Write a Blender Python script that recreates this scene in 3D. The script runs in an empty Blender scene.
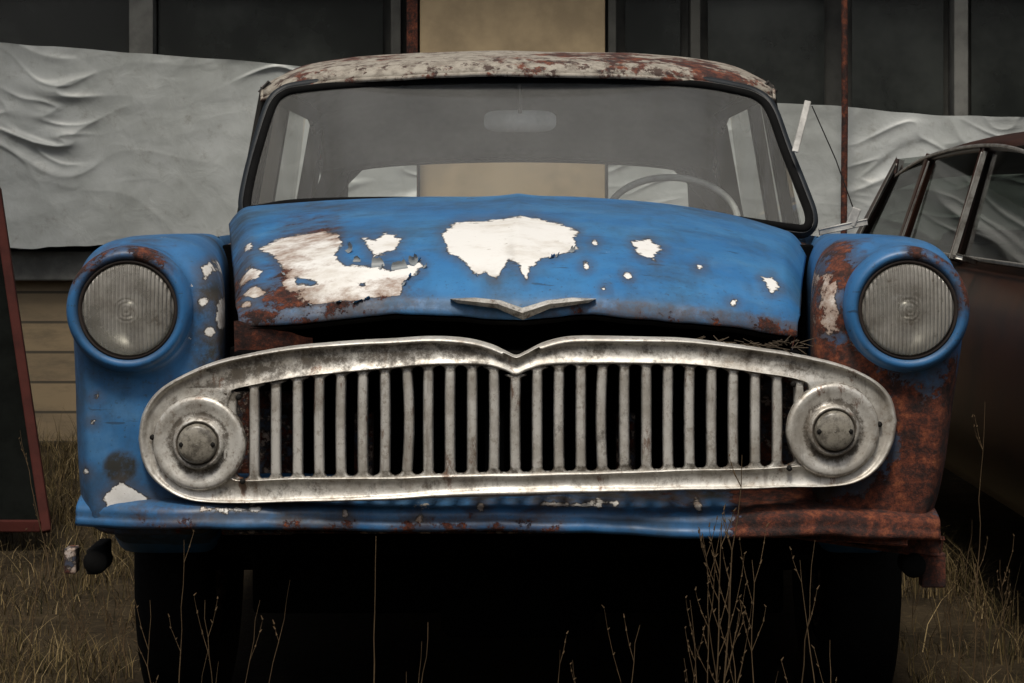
import bpy, bmesh, math, random
import numpy as np
from mathutils import Vector, noise, Matrix
random.seed(7); rng=np.random.default_rng(5)
S=bpy.context.scene
# ------------------------------------------------------------------ camera / light
CH=1.05; F=2352.0; CD=4.2
cam=bpy.data.objects.new("camera",bpy.data.cameras.new("camera")); S.collection.objects.link(cam)
cam.location=(0,-CD,CH); cam.rotation_euler=(math.radians(90),0,0)
cam.data.sensor_width=36; cam.data.lens=F/1024*36
cam.data.shift_x=-6/1024; cam.data.shift_y=(200-341.5)/1024
cam.data.clip_end=2000; S.camera=cam
w=bpy.data.worlds.new("World"); S.world=w; w.use_nodes=True
SUN_EL,SUN_AZ=60,190   # azimuth measured clockwise from +Y
sk=w.node_tree.nodes.new("ShaderNodeTexSky"); sk.sky_type='NISHITA'; sk.sun_disc=False
sk.sun_elevation=math.radians(SUN_EL); sk.sun_rotation=math.radians(SUN_AZ); sk.dust_density=5; sk.air_density=1.0; sk.ozone_density=1
hs=w.node_tree.nodes.new("ShaderNodeHueSaturation"); hs.inputs["Saturation"].default_value=.4
bg=w.node_tree.nodes["Background"]; bg.inputs[1].default_value=0.09
w.node_tree.links.new(sk.outputs[0],hs.inputs["Color"]); w.node_tree.links.new(hs.outputs[0],bg.inputs[0])
sl=bpy.data.lights.new("sun","SUN"); sl.energy=2.5; sl.angle=math.radians(12); sl.color=(1,.93,.82)
so=bpy.data.objects.new("sun",sl); S.collection.objects.link(so)
el,az=math.radians(SUN_EL),math.radians(SUN_AZ)
d=Vector((math.sin(az)*math.cos(el),math.cos(az)*math.cos(el),math.sin(el)))
so.rotation_euler=d.to_track_quat('Z','Y').to_euler()
S.view_settings.view_transform='Standard'; S.view_settings.look='None'; S.view_settings.exposure=0

# ------------------------------------------------------------------ helpers
def px_to_world(u,v,Y):
    """convert image pixel coordinates at a chosen depth Y to a world point"""
    s=F/(Y+CD); return Vector(((u-518)/s,Y,CH-(v-200)/s))
def empty(name):
    o=bpy.data.objects.new(name,None); S.collection.objects.link(o); return o
def mesh(name,vs,fs,mat=None,parent=None,smooth=True):
    m=bpy.data.meshes.new(name); m.from_pydata([tuple(v) for v in vs],[],fs); m.validate(); m.update()
    o=bpy.data.objects.new(name,m); S.collection.objects.link(o)
    if mat: m.materials.append(mat)
    if smooth: m.polygons.foreach_set('use_smooth',[True]*len(m.polygons))
    if parent: o.parent=parent
    return o
def grid(name,fn,nu,nv,mat=None,parent=None,closeu=False,smooth=True,flip=False):
    vs=[fn(i/(nu-1 if not closeu else nu),j/(nv-1)) for j in range(nv) for i in range(nu)]
    fs=[]
    for j in range(nv-1):
        for i in range(nu if closeu else nu-1):
            a=j*nu+i;b=j*nu+(i+1)%nu
            f=(a,b,b+nu,a+nu); fs.append(f[::-1] if flip else f)
    return mesh(name,vs,fs,mat,parent,smooth)
def lathe(name,prof,c,axis='Y',n=64,mat=None,parent=None):
    c=Vector(c)
    def fn(u,v):
        k=v*(len(prof)-1); i=min(int(round(k)),len(prof)-1); r,a=prof[i]; t=u*2*math.pi
        if axis=='Y': return c+Vector((r*math.cos(t),a,r*math.sin(t)))
        if axis=='X': return c+Vector((a,r*math.cos(t),r*math.sin(t)))
        return c+Vector((r*math.cos(t),r*math.sin(t),a))
    return grid(name,fn,n,len(prof),mat,parent,closeu=True)
def box(name,lo,hi,mat,parent=None,bev=0.004):
    lo,hi=Vector(lo),Vector(hi)
    bm=bmesh.new(); bmesh.ops.create_cube(bm,size=1)
    for v in bm.verts: v.co=Vector([(lo[k]+hi[k])/2+v.co[k]*abs(hi[k]-lo[k]) for k in range(3)])
    if bev: bmesh.ops.bevel(bm,geom=bm.edges[:],offset=bev,segments=2,affect='EDGES',profile=.5)
    m=bpy.data.meshes.new(name); bm.to_mesh(m); bm.free(); m.materials.append(mat)
    o=bpy.data.objects.new(name,m); S.collection.objects.link(o)
    if parent:o.parent=parent
    return o
def beam(name,a,b,wd,th,mat,parent=None,side=(0,1,0),bev=.004):
    a,b=Vector(a),Vector(b); z=(b-a); L=z.length; z.normalize()
    x=Vector(side); x=(x-z*x.dot(z)).normalized(); y=z.cross(x)
    bm=bmesh.new(); bmesh.ops.create_cube(bm,size=1)
    for v in bm.verts: v.co=a+z*((v.co.z+.5)*L)+x*(v.co.x*wd)+y*(v.co.y*th)
    if bev: bmesh.ops.bevel(bm,geom=bm.edges[:],offset=bev,segments=2,affect='EDGES',profile=.5)
    m=bpy.data.meshes.new(name); bm.to_mesh(m); bm.free(); m.materials.append(mat)
    o=bpy.data.objects.new(name,m); S.collection.objects.link(o)
    if parent:o.parent=parent
    return o
def tubes(name,lines,mat,parent=None,closed=False,res=3):
    c=bpy.data.curves.new(name,'CURVE'); c.dimensions='3D'; c.bevel_depth=1.0; c.bevel_resolution=res; c.use_fill_caps=True
    for pts,rad in lines:
        sp=c.splines.new('POLY'); sp.points.add(len(pts)-1)
        for i,p in enumerate(pts):
            sp.points[i].co=(*p,1); sp.points[i].radius=rad[i] if hasattr(rad,'__len__') else rad
        sp.use_cyclic_u=closed
    o=bpy.data.objects.new(name+"_c",c); S.collection.objects.link(o)
    dg=bpy.context.evaluated_depsgraph_get(); m=bpy.data.meshes.new_from_object(o.evaluated_get(dg))
    bpy.data.objects.remove(o); m.name=name; m.materials.clear(); m.materials.append(mat)
    m.polygons.foreach_set('use_smooth',[True]*len(m.polygons))
    o=bpy.data.objects.new(name,m); S.collection.objects.link(o)
    if parent:o.parent=parent
    return o
def bake(o):
    dg=bpy.context.evaluated_depsgraph_get(); dg.update(); m=bpy.data.meshes.new_from_object(o.evaluated_get(dg))
    o.modifiers.clear(); o.data=m; m.polygons.foreach_set('use_smooth',[True]*len(m.polygons)); return o
def catmull(P,n,closed=False):
    P=[Vector(p) for p in P]; N=len(P); out=[]
    segs=N if closed else N-1
    for k in range(segs):
        g=lambda i:P[i%N] if closed else P[max(0,min(N-1,i))]
        a,b,c,e=g(k-1),g(k),g(k+1),g(k+2)
        for q in range(n):
            t=q/n
            out.append(.5*((2*b)+(c-a)*t+(2*a-5*b+4*c-e)*t*t+(3*b-a-3*c+e)*t**3))
    if not closed: out.append(P[-1])
    return out
def resample(P,n):
    P=np.array([list(p) for p in P],float); d=np.r_[0,np.cumsum(np.linalg.norm(np.diff(P,axis=0),axis=1))]
    t=np.linspace(0,d[-1],n); return np.stack([np.interp(t,d,P[:,k]) for k in range(P.shape[1])],1)
def polysd(x,y,poly):
    poly=np.array(poly,float); n=len(poly); dmin=np.full(x.shape,1e9); ins=np.zeros(x.shape,bool)
    for i in range(n):
        a=poly[i];b=poly[(i+1)%n]; e=b-a; wx=x-a[0]; wy=y-a[1]
        t=np.clip((wx*e[0]+wy*e[1])/(e@e),0,1)
        dmin=np.minimum(dmin,np.hypot(wx-e[0]*t,wy-e[1]*t))
        c=((a[1]>y)!=(b[1]>y)); 
        with np.errstate(divide='ignore',invalid='ignore'):
            xi=(b[0]-a[0])*(y-a[1])/(b[1]-a[1])+a[0]
        ins^=(c&(x<xi))
    return np.where(ins,dmin,-dmin)
def multisd(x,y,polys,sc=560):
    r=np.full(x.shape,-60.0)
    for p in polys:
        if len(p)==3 and not hasattr(p[0],'__len__'): r=np.maximum(r,p[2]-np.hypot(x-p[0],y-p[1]))
        else: r=np.maximum(r,polysd(x,y,p))
    return r/sc
def setattr_f(o,name,vals):
    a=o.data.attributes.new(name,'FLOAT','POINT'); a.data.foreach_set('value',np.asarray(vals,np.float32))
def verts_np(o):
    a=np.empty(len(o.data.vertices)*3); o.data.vertices.foreach_get('co',a); return a.reshape(-1,3)
def fr(x,y,z,o=4): return noise.fractal(Vector((x,y,z)),1.0,2.0,o)

# ------------------------------------------------------------------ material helpers
class M:
    def __init__(s,name):
        s.m=bpy.data.materials.new(name); s.m.use_nodes=True; s.t=s.m.node_tree; s.b=s.t.nodes["Principled BSDF"]
        s.co=s.t.nodes.new("ShaderNodeTexCoord").outputs["Object"]
    def n(s,ty,**k):
        nd=s.t.nodes.new(ty)
        for a,b in k.items(): setattr(nd,a,b)
        return nd
    def put(s,inp,v):
        if isinstance(v,bpy.types.NodeSocket): s.t.links.new(v,inp)
        elif isinstance(v,(tuple,list)) and len(v)==3 and inp.type=='RGBA': inp.default_value=(*v,1)
        else: inp.default_value=v
    def noise(s,scale,detail=6,rough=.6,dist=0,vec=None,stretch=None):
        nd=s.n("ShaderNodeTexNoise"); src=vec or s.co
        if stretch:
            mp=s.n("ShaderNodeMapping"); mp.inputs["Scale"].default_value=stretch; s.t.links.new(src,mp.inputs[0]); src=mp.outputs[0]
        s.t.links.new(src,nd.inputs["Vector"]); nd.inputs["Scale"].default_value=scale; nd.inputs["Detail"].default_value=min(detail,7)
        nd.inputs["Roughness"].default_value=rough; nd.inputs["Distortion"].default_value=dist; return nd.outputs[0]
    def math(s,op,a,b=0.0,c=None):
        nd=s.n("ShaderNodeMath",operation=op); s.put(nd.inputs[0],a); s.put(nd.inputs[1],b)
        if c is not None: s.put(nd.inputs[2],c)
        return nd.outputs[0]
    def rng(s,v,a,b,c=0.0,d=1.0,smooth=True):
        nd=s.n("ShaderNodeMapRange"); nd.interpolation_type='SMOOTHSTEP' if smooth else 'LINEAR'
        s.put(nd.inputs[0],v)
        for i,q in enumerate((a,b,c,d)): nd.inputs[i+1].default_value=q
        return nd.outputs[0]
    def mix(s,f,a,b,mode='MIX'):
        nd=s.n("ShaderNodeMix",data_type='RGBA',blend_type=mode); s.put(nd.inputs[0],f); s.put(nd.inputs[6],a); s.put(nd.inputs[7],b); return nd.outputs[2]
    def ramp(s,v,stops):
        nd=s.n("ShaderNodeValToRGB"); s.put(nd.inputs[0],v); e=nd.color_ramp.elements
        while len(e)<len(stops): e.new(.5)
        for i,(p,c) in enumerate(stops): e[i].position=p; e[i].color=(*c,1)
        return nd.outputs[0]
    def attr(s,name): return s.n("ShaderNodeAttribute",attribute_name=name).outputs["Fac"]
    def bump(s,h,st=.3,dist=.01):
        nd=s.n("ShaderNodeBump"); nd.inputs["Strength"].default_value=st; nd.inputs["Distance"].default_value=dist; s.put(nd.inputs["Height"],h)
        s.t.links.new(nd.outputs[0],s.b.inputs["Normal"]); return nd
    def set(s,**k):
        names=dict(col="Base Color",rough="Roughness",metal="Metallic",spec="Specular IOR Level",coat="Coat Weight",alpha="Alpha",trans="Transmission Weight")
        for a,v in k.items(): s.put(s.b.inputs[names[a]],v)
        return s.m
def rustcol(q): 
    return q.ramp(q.noise(26,7,.82),[(.38,(.010,.006,.006)),(.47,(.036,.012,.008)),(.55,(.105,.026,.012)),(.68,(.25,.078,.03))])
def paint(name,col,col2,chip=.71,dirt_shade=.75,rustchip=.70,rough=.3,clean=1.0):
    q=M(name); n1=q.noise(42,7,.72); 
    bare=q.math('ADD',q.attr('bare'),q.math('MULTIPLY',q.math('SUBTRACT',n1,.5),.026))
    mb=q.rng(bare,-.0004,.0004)
    n2=q.noise(11,7,.74); chipm=q.rng(n2,chip,chip+.006); 
    mb=q.math('MAXIMUM',mb,chipm)
    halo=q.rng(bare,-.022,.0,0,.45)
    edge=q.math('SUBTRACT',1.0,q.rng(q.math('ABSOLUTE',bare),.0002,.0022))
    rv=q.math('ADD',q.attr('rust'),q.math('MULTIPLY',q.math('SUBTRACT',q.noise(19,7,.78),.5),.19))
    mr=q.rng(rv,-.004,.004)
    rhalo=q.rng(rv,-.045,.0,0,.65)
    n4=q.noise(7,7,.78,vec=None); mr=q.math('MAXIMUM',mr,q.rng(n4,rustchip,rustchip+.012))
    base=q.mix(q.rng(q.noise(4,6,.65),.35,.7),col,col2)
    base=q.mix(q.rng(q.noise(6,6,.7,stretch=(1,1,1)),.50,.76,0,.45),base,(.12,.26,.42))
    runs=q.rng(q.noise(9,6,.6,stretch=(3,.6,.5)),.45,.75,0,.5)
    base=q.mix(runs,base,q.mix(.6,base,(.03,.04,.045)))
    g=q.rng(q.noise(2.3,7,.74),.46,.72,0,dirt_shade); base=q.mix(g,base,(.028,.036,.036))
    dk=q.attr('dirt_shade'); dv=q.math('MULTIPLY',dk,q.rng(q.noise(16,7,.78),.32,.58,.2,1.0)); base=q.mix(dv,base,(.020,.020,.016))
    sp=q.rng(q.noise(130,3,.6),.60,.72,0,.6); base=q.mix(sp,base,(.03,.045,.06))
    scr=q.rng(q.noise(30,4,.6,stretch=(.25,1,2.2)),.66,.70,0,.6); base=q.mix(scr,base,(.02,.03,.04))
    base=q.mix(halo,base,(.07,.055,.045)); base=q.mix(rhalo,base,(.05,.028,.018))
    prim=q.mix(q.rng(q.noise(8,7,.7),.45,.72),(.78,.77,.74),(.58,.54,.48))
    prim=q.mix(q.rng(q.noise(60,5,.7),.64,.70,0,.6),prim,(.16,.08,.045))
    prim=q.mix(q.rng(q.math('ADD',rv,.0),-.06,.0,0,.8),prim,(.20,.10,.05)); prim=q.mix(q.math('MULTIPLY',dv,.6),prim,(.14,.11,.08))
    c=q.mix(mb,base,prim); c=q.mix(q.math('MULTIPLY',edge,.85),c,(.025,.018,.014)); c=q.mix(mr,c,rustcol(q))
    r=q.math('ADD',rough,q.math('MULTIPLY',mb,.3)); r=q.math('ADD',r,q.math('MULTIPLY',mr,.45)); r=q.math('ADD',r,q.math('MULTIPLY',q.noise(15,6,.6),.22)); r=q.math('ADD',r,q.math('MULTIPLY',dv,.4))
    h=q.math('MULTIPLY',mb,-1.0); h=q.math('ADD',h,q.math('MULTIPLY',q.noise(45,6,.6),.25)); h=q.math('ADD',h,q.math('MULTIPLY',q.math('MULTIPLY',mr,q.noise(90,6,.7)),1.8))
    q.bump(h,.7,.0025)
    return q.set(col=c,rough=r,spec=.5)
BLUE=paint("faded_blue_paint",(.024,.150,.37),(.045,.20,.42))
BLUE_F=paint("weathered_blue_paint",(.020,.12,.30),(.040,.155,.34),chip=.68,dirt_shade=.95,rustchip=.675,rough=.34)
BLUE_D=paint("grimy_blue_paint",(.016,.085,.20),(.02,.095,.23),chip=.66,dirt_shade=.9,rustchip=.63,rough=.45)
def simple(name,col,rough=.6,metal=0,var=.4,sc=12,bump=.2,bd=.004,spec=.5):
    q=M(name); c=q.mix(q.rng(q.noise(sc,5,.65),.35,.7),col,tuple(x*(1-var) for x in col)); q.bump(q.noise(sc*4,4,.6),bump,bd)
    return q.set(col=c,rough=rough,metal=metal,spec=spec)
BLACK=simple("black_grime",(.003,.003,.003),.95,spec=.05)
DARK=simple("dark_oily_metal",(.012,.011,.010),.8,spec=.2)
RUBBER=simple("perished_rubber",(.006,.006,.006),.9,spec=.1)
# aged aluminium
q=M("weathered_aluminium"); g=q.rng(q.noise(9,7,.75),.42,.62); g2=q.rng(q.noise(70,6,.75),.52,.66,0,.65)
gr=q.attr('grime')
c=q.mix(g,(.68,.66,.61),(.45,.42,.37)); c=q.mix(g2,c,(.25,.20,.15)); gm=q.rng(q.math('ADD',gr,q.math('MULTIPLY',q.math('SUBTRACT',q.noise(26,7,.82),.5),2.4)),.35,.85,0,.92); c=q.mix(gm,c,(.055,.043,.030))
c=q.mix(q.rng(q.noise(15,7,.8,stretch=(1,1,.4)),.58,.65,0,.75),c,(.14,.055,.022))
strk=q.rng(q.noise(55,5,.6,stretch=(1,1,.12)),.55,.72,0,.5); c=q.mix(strk,c,(.13,.10,.07))
q.bump(q.math('ADD',q.noise(25,6,.6),q.math('MULTIPLY',q.noise(150,3,.6),.35)),.35,.003)
ALU=q.set(col=c,metal=q.rng(gm,0,1,.5,.1),rough=q.math('ADD',.34,q.math('MULTIPLY',q.noise(13,7,.7),.32)))
q=M("rust"); q.bump(q.noise(50,7,.75),.7,.004); RUST=q.set(col=rustcol(q),rough=.9)
# roof
q=M("rusted_roof_paint"); n=q.noise(9,7,.78); n2=q.noise(3.3,6,.7,stretch=(1,.5,1))
c=q.mix(q.rng(q.noise(30,7,.7),.4,.65),(.34,.31,.26),(.18,.155,.125)); c=q.mix(q.rng(q.math('ADD',n,q.math('MULTIPLY',n2,.7)),.82,.89),c,rustcol(q))
c=q.mix(q.rng(q.noise(22,7,.75),.56,.60),c,(.05,.028,.02)); q.bump(n,.5,.006); ROOF=q.set(col=c,rough=.75)
HEADL=simple("headliner",(.32,.32,.31),.9); INT=simple("cabin_trim",(.05,.045,.04),.8)
def glass(name,film,filmcol,tint=(.85,.88,.87),rough=.04,speck=.05):
    q=M(name); t=q.t; tr=q.n("ShaderNodeBsdfTransparent"); tr.inputs[0].default_value=(*tint,1)
    q.set(col=filmcol,rough=.6)
    gl=q.n("ShaderNodeBsdfGlossy"); gl.inputs["Roughness"].default_value=rough
    mx=q.n("ShaderNodeMixShader"); f=q.rng(q.noise(1.6,4,.6),.3,.75,film*.7,film*1.3)
    if speck: f=q.math('ADD',f,q.rng(q.noise(45,5,.75),.62,.75,0,speck))
    q.put(mx.inputs[0],f)
    t.links.new(tr.outputs[0],mx.inputs[1]); t.links.new(q.b.outputs[0],mx.inputs[2])
    m2=q.n("ShaderNodeMixShader"); lw=q.n("ShaderNodeLayerWeight"); lw.inputs[0].default_value=.5
    fz=q.math('ADD',.04,q.math('MULTIPLY',q.math('POWER',lw.outputs["Facing"],4.0),.5)); q.put(m2.inputs[0],fz)
    t.links.new(mx.outputs[0],m2.inputs[1]); t.links.new(gl.outputs[0],m2.inputs[2])
    t.links.new(m2.outputs[0],t.nodes["Material Output"].inputs[0]); return q.m
WSG=glass("dusty_windscreen",.15,(.46,.46,.44),(.92,.94,.93)); SG=glass("dusty_side_glass",.04,(.3,.31,.3),(.96,.97,.96),speck=0)
# headlamp lens
q=M("headlamp_lens"); t=q.t
wv=q.n("ShaderNodeTexWave",wave_type='BANDS',bands_direction='X'); wv.inputs["Scale"].default_value=46; wv.inputs["Distortion"].default_value=.5; t.links.new(q.co,wv.inputs[0])
bp=q.bump(q.math('ADD',q.math('MULTIPLY',wv.outputs[1],.9),q.math('MULTIPLY',q.noise(60,5,.6),.4)),.9,.003)
tr=q.n("ShaderNodeBsdfTransparent"); tr.inputs[0].default_value=(.85,.85,.82,1)
lc=q.mix(q.rng(q.noise(14,6,.7),.4,.7),(.46,.44,.40),(.24,.22,.19)); lc=q.mix(q.math('MULTIPLY',wv.outputs[1],.35),lc,(.16,.15,.13)); lc=q.mix(q.rng(q.noise(40,6,.75),.58,.68,0,.7),lc,(.08,.06,.04))
q.set(col=lc,rough=.2,metal=.1)
mx=q.n("ShaderNodeMixShader"); q.put(mx.inputs[0],q.rng(q.noise(10,7,.7),.3,.7,.42,.8)); t.links.new(tr.outputs[0],mx.inputs[1]); t.links.new(q.b.outputs[0],mx.inputs[2]); t.links.new(mx.outputs[0],t.nodes["Material Output"].inputs[0]); LENS=q.m
q=M("headlamp_reflector"); REFL=q.set(col=(.72,.71,.67),metal=.7,rough=.35)

# ================================================================== BLUE CAR
car=empty("abandoned_car")
# ---- bonnet
PY=np.array([-.050,-.048,-.03,.03,.15,.35,.6,.9,1.15]); PZ=np.array([.842,.855,.880,.916,.954,.989,1.017,1.043,1.058])
HC=catmull([(0,y,z) for y,z in zip(PY,PZ)],12); HC=resample(HC,260)
LV=lambda Y,a:float(np.interp(Y,[-.05,0,.1,.3,.6,1.15],a))
def hood(s,k):
    k=max(0,min(1,k)); i=k*(len(HC)-1); i0=int(i); f=i-i0; i1=min(i0+1,len(HC)-1)
    y=HC[i0][1]*(1-f)+HC[i1][1]*f; z=HC[i0][2]*(1-f)+HC[i1][2]*f
    hw=float(np.interp(y,[-.05,0,.5,1.15],[.497,.508,.572,.658]))
    a=abs(s)
    drop=LV(y,[.022,.035,.05,.055,.06,.028]) if s<0 else LV(y,[.036,.05,.06,.07,.082,.095])
    zz=z-drop*a**2.6
    zz-=.035*max(0,(a-.93)/.07)**2*min(1,max(0,(y+.05)/.2))
    zz+=.006*math.exp(-(a/.05)**1.3)*min(1,max(0,(y+.03)/.2))
    lip=max(0,1-k/.08); zz+=lip*(.008*math.exp(-((s+.45)/.25)**2)+.004*math.exp(-((s-.25)/.2)**2)-.004*math.exp(-(s/.12)**2)+.003*fr(s*6,0,4,3))
    dent=.0028*fr(s*2.2+3,y*2.2,0,3)*(1-.5*a)
    yy=y+.035*a**3*(1-k)-.006*math.exp(-(a/.05)**2)*(k<.4)
    return Vector((s*hw,yy,zz+dent))
nu,nv=360,260
ho=grid("bonnet",lambda u,v:hood(-1+2*u,v),nu,nv,BLUE,car)
vk=[ (205,.9),(217,.6),(234,.35),(252,.15),(275,.03),(298,-.03),(316,-.048)]
def kY(Y): return float(np.interp(Y,HC[:,1][np.argsort(HC[:,1])],np.linspace(0,1,len(HC))))
ks=[kY(y) if y>-.047 else .02 for _,y in vk][::-1]; vvv=[v for v,_ in vk][::-1]
U=np.array([523+(-1+2*(i/(nu-1)))*287 for j in range(nv) for i in range(nu)])
V=np.array([np.interp(j/(nv-1),[0]+ks+[1],[320]+vvv+[197]) for j in range(nv) for i in range(nu)])
V=V+np.abs((U-523)/287)**2.6*14
PA=[(262,240),(285,231),(318,227),(342,230),(346,243),(338,252),(350,264),(372,266),(395,270),(424,262),(428,268),(408,282),(402,302),(386,306),(372,304),(360,310),(345,306),(322,311),(300,308),(283,290),(288,264),(276,248)]
PB=[(446,236),(462,225),(500,222),(540,220),(560,225),(585,234),(579,240),(582,249),(557,260),(545,261),(541,268),(534,270),(531,282),(524,268),(514,264),(507,272),(501,281),(490,274),(480,276),(468,262),(453,254)]
bare=[PA,PB,[(367,238),(380,240),(390,234),(406,240),(400,249),(378,255)],[(638,242),(655,239),(670,248),(660,252),(662,259),(643,252)],[(770,266),(780,263),(788,275),(780,286)],(592,268,3.2),(706,262,2.5),(634,276,3),(742,300,3),(600,244,2.2),(610,292,1.5),[(240,262),(252,256),(264,262),(258,270),(246,269)],[(243,285),(258,278),(270,292),(255,298)],(246,304,5),(252,236,4)]
sdb=multisd(U,V,bare)
isl=multisd(U,V,[[(298,274),(318,278),(320,282),(300,280)],(366,286,2.5)])
sdb=np.minimum(sdb,-isl-.001)
setattr_f(ho,'bare',sdb)
setattr_f(ho,'rust',multisd(U,V,[[(268,288),(288,282),(306,300),(345,310),(370,312),(300,324),(266,320)],[(235,318),(330,324),(330,332),(235,332)],[(560,324),(808,328),(808,345),(560,330)],[(236,250),(244,250),(244,330),(236,330)],[(300,225),(340,225),(340,228),(300,228)],[(375,304),(404,298),(406,304),(378,311)],[(282,256),(290,256),(290,290),(280,288)]])-.010)
dirt_shade_v=np.clip((V-294)/28,0,1)*.65+np.clip((268-U)/30,0,1)*.65+np.exp(-((U-500)/14)**2)*np.clip((V-262)/20,0,1)*np.clip((312-V)/20,0,1)*.5+np.exp(-((V-205)/7)**2)*.4+np.exp(-((U-300)/26)**2-((V-298)/13)**2)*.8+np.exp(-((U-516)/5)**2-((V-262)/18)**2)*.5  # grime, with the shadow near the front lip painted in
setattr_f(ho,'dirt_shade',np.clip(dirt_shade_v,0,1))
sm_=ho.modifiers.new("s",'SOLIDIFY'); sm_.thickness=.004; sm_.offset=-1
grid("bonnet_lip",lambda u,v:hood(-1+2*u,0)+Vector((0,.035*v,-.003-.008*math.sin(v*math.pi))),120,6,DARK,car)
grid("bonnet_side_flange_l",lambda u,v:hood(-1,u)+Vector((.004+.006*v,0,-.03*v-.001)),80,3,BLUE_D,car)
grid("bonnet_side_flange_r",lambda u,v:hood(1,u)+Vector((-.004-.006*v,0,-.03*v-.001)),80,3,BLUE_D,car)
vs,fs=[],[]
def k_of_v(v): return float(np.interp(-v,[-320]+[-a for a in vvv]+[-197],[0]+ks+[1]))
def flake(u,v,big=1.0,ang=None):
    s=(u-523)/287; k=k_of_v(v-abs(s)**2.6*14)
    o=hood(s,k); tx=(hood(s+.01,k)-o).normalized(); ty=(hood(s,min(1,k+.01))-o).normalized(); nn=tx.cross(ty)
    a=random.uniform(0,6.28) if ang is None else ang; L=random.uniform(.007,.014)*big; W=random.uniform(.010,.024)*big; curl=random.uniform(1.0,2.4)
    dx=tx*math.cos(a)+ty*math.sin(a); dy=nn.cross(dx); b=len(vs); jit=[random.uniform(.6,1.3) for _ in range(5)]
    for i in range(7):
        th=curl*i/6
        for j in range(5):
            y_=(j-2)/2*W/2*(1-.3*(i/6)**2); ll=L*jit[j]
            vs.append(o+dx*(ll*math.sin(th)/curl)+nn*(ll*(1-math.cos(th))/curl+.0006)+dy*y_)
    for i in range(6):
        for j in range(4): fs.append((b+i*5+j,b+i*5+j+1,b+i*5+j+6,b+i*5+j+5))
for poly,nf,pr_ in ((PA,46,.55),(PB,26,.78)):
    c0=np.mean(poly,axis=0); R=resample([(*p,0) for p in poly+[poly[0]]],nf)
    for p in R[:-1]:
        if random.random()<pr_ or p[1]<232: continue
        ang=math.atan2(-(p[1]-c0[1]),(p[0]-c0[0]))+random.uniform(-.5,.5)
        flake(p[0],p[1],random.choice((.5,.7,.9,1.1)),ang)
for u,v,b_,a_ in ((350,250,2.0,.3),(360,260,1.6,1.2),(422,264,2.0,2.8),(404,270,1.7,1.8),(382,267,1.5,1.6),(412,278,1.3,-.3),(556,260,1.2,-.8)): flake(u,v,b_,a_)
q=M("paint_flake"); gN=q.n("ShaderNodeNewGeometry"); c=q.mix(gN.outputs["Backfacing"],(.035,.15,.33),(.22,.24,.25)); FLK=q.set(col=c,rough=.5)
fl=mesh("peeling_paint_flakes",vs,fs,FLK,car)
# ---- emblem
em=[(450,299),(475,298),(500,300.5),(522,308),(548,300.5),(572,298),(596,299),(588,303),(550,308.5),(523,320),(497,308.5),(457,303)]
vs=[px_to_world(u,v,-.062+.01*abs(u-522)/70) for u,v in em]; vs+= [p+Vector((0,.02,0)) for p in vs]
ridge=[(462,300.5),(498,304),(522,313),(549,304),(584,300.5)]; rb=len(vs); vs+=[px_to_world(u,v,-.073+.010*abs(u-522)/70) for u,v in ridge]
fs=[(i,(i+1)%12,12+(i+1)%12,12+i) for i in range(12)]
r=lambda k:rb+k
fs+=[(0,r(0),1),(1,r(0),r(1),2),(2,r(1),r(2),3),(3,r(2),r(3),4),(4,r(3),r(4),5),(5,r(4),6),(6,r(4),7),(7,r(4),r(3),8),(8,r(3),r(2),9),(9,r(2),r(1),10),(10,r(1),r(0),11),(11,r(0),0)]
eo=mesh("bonnet_emblem",vs,fs,ALU,car,False); setattr_f(eo,'grime',[.5]*len(vs))
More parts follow.
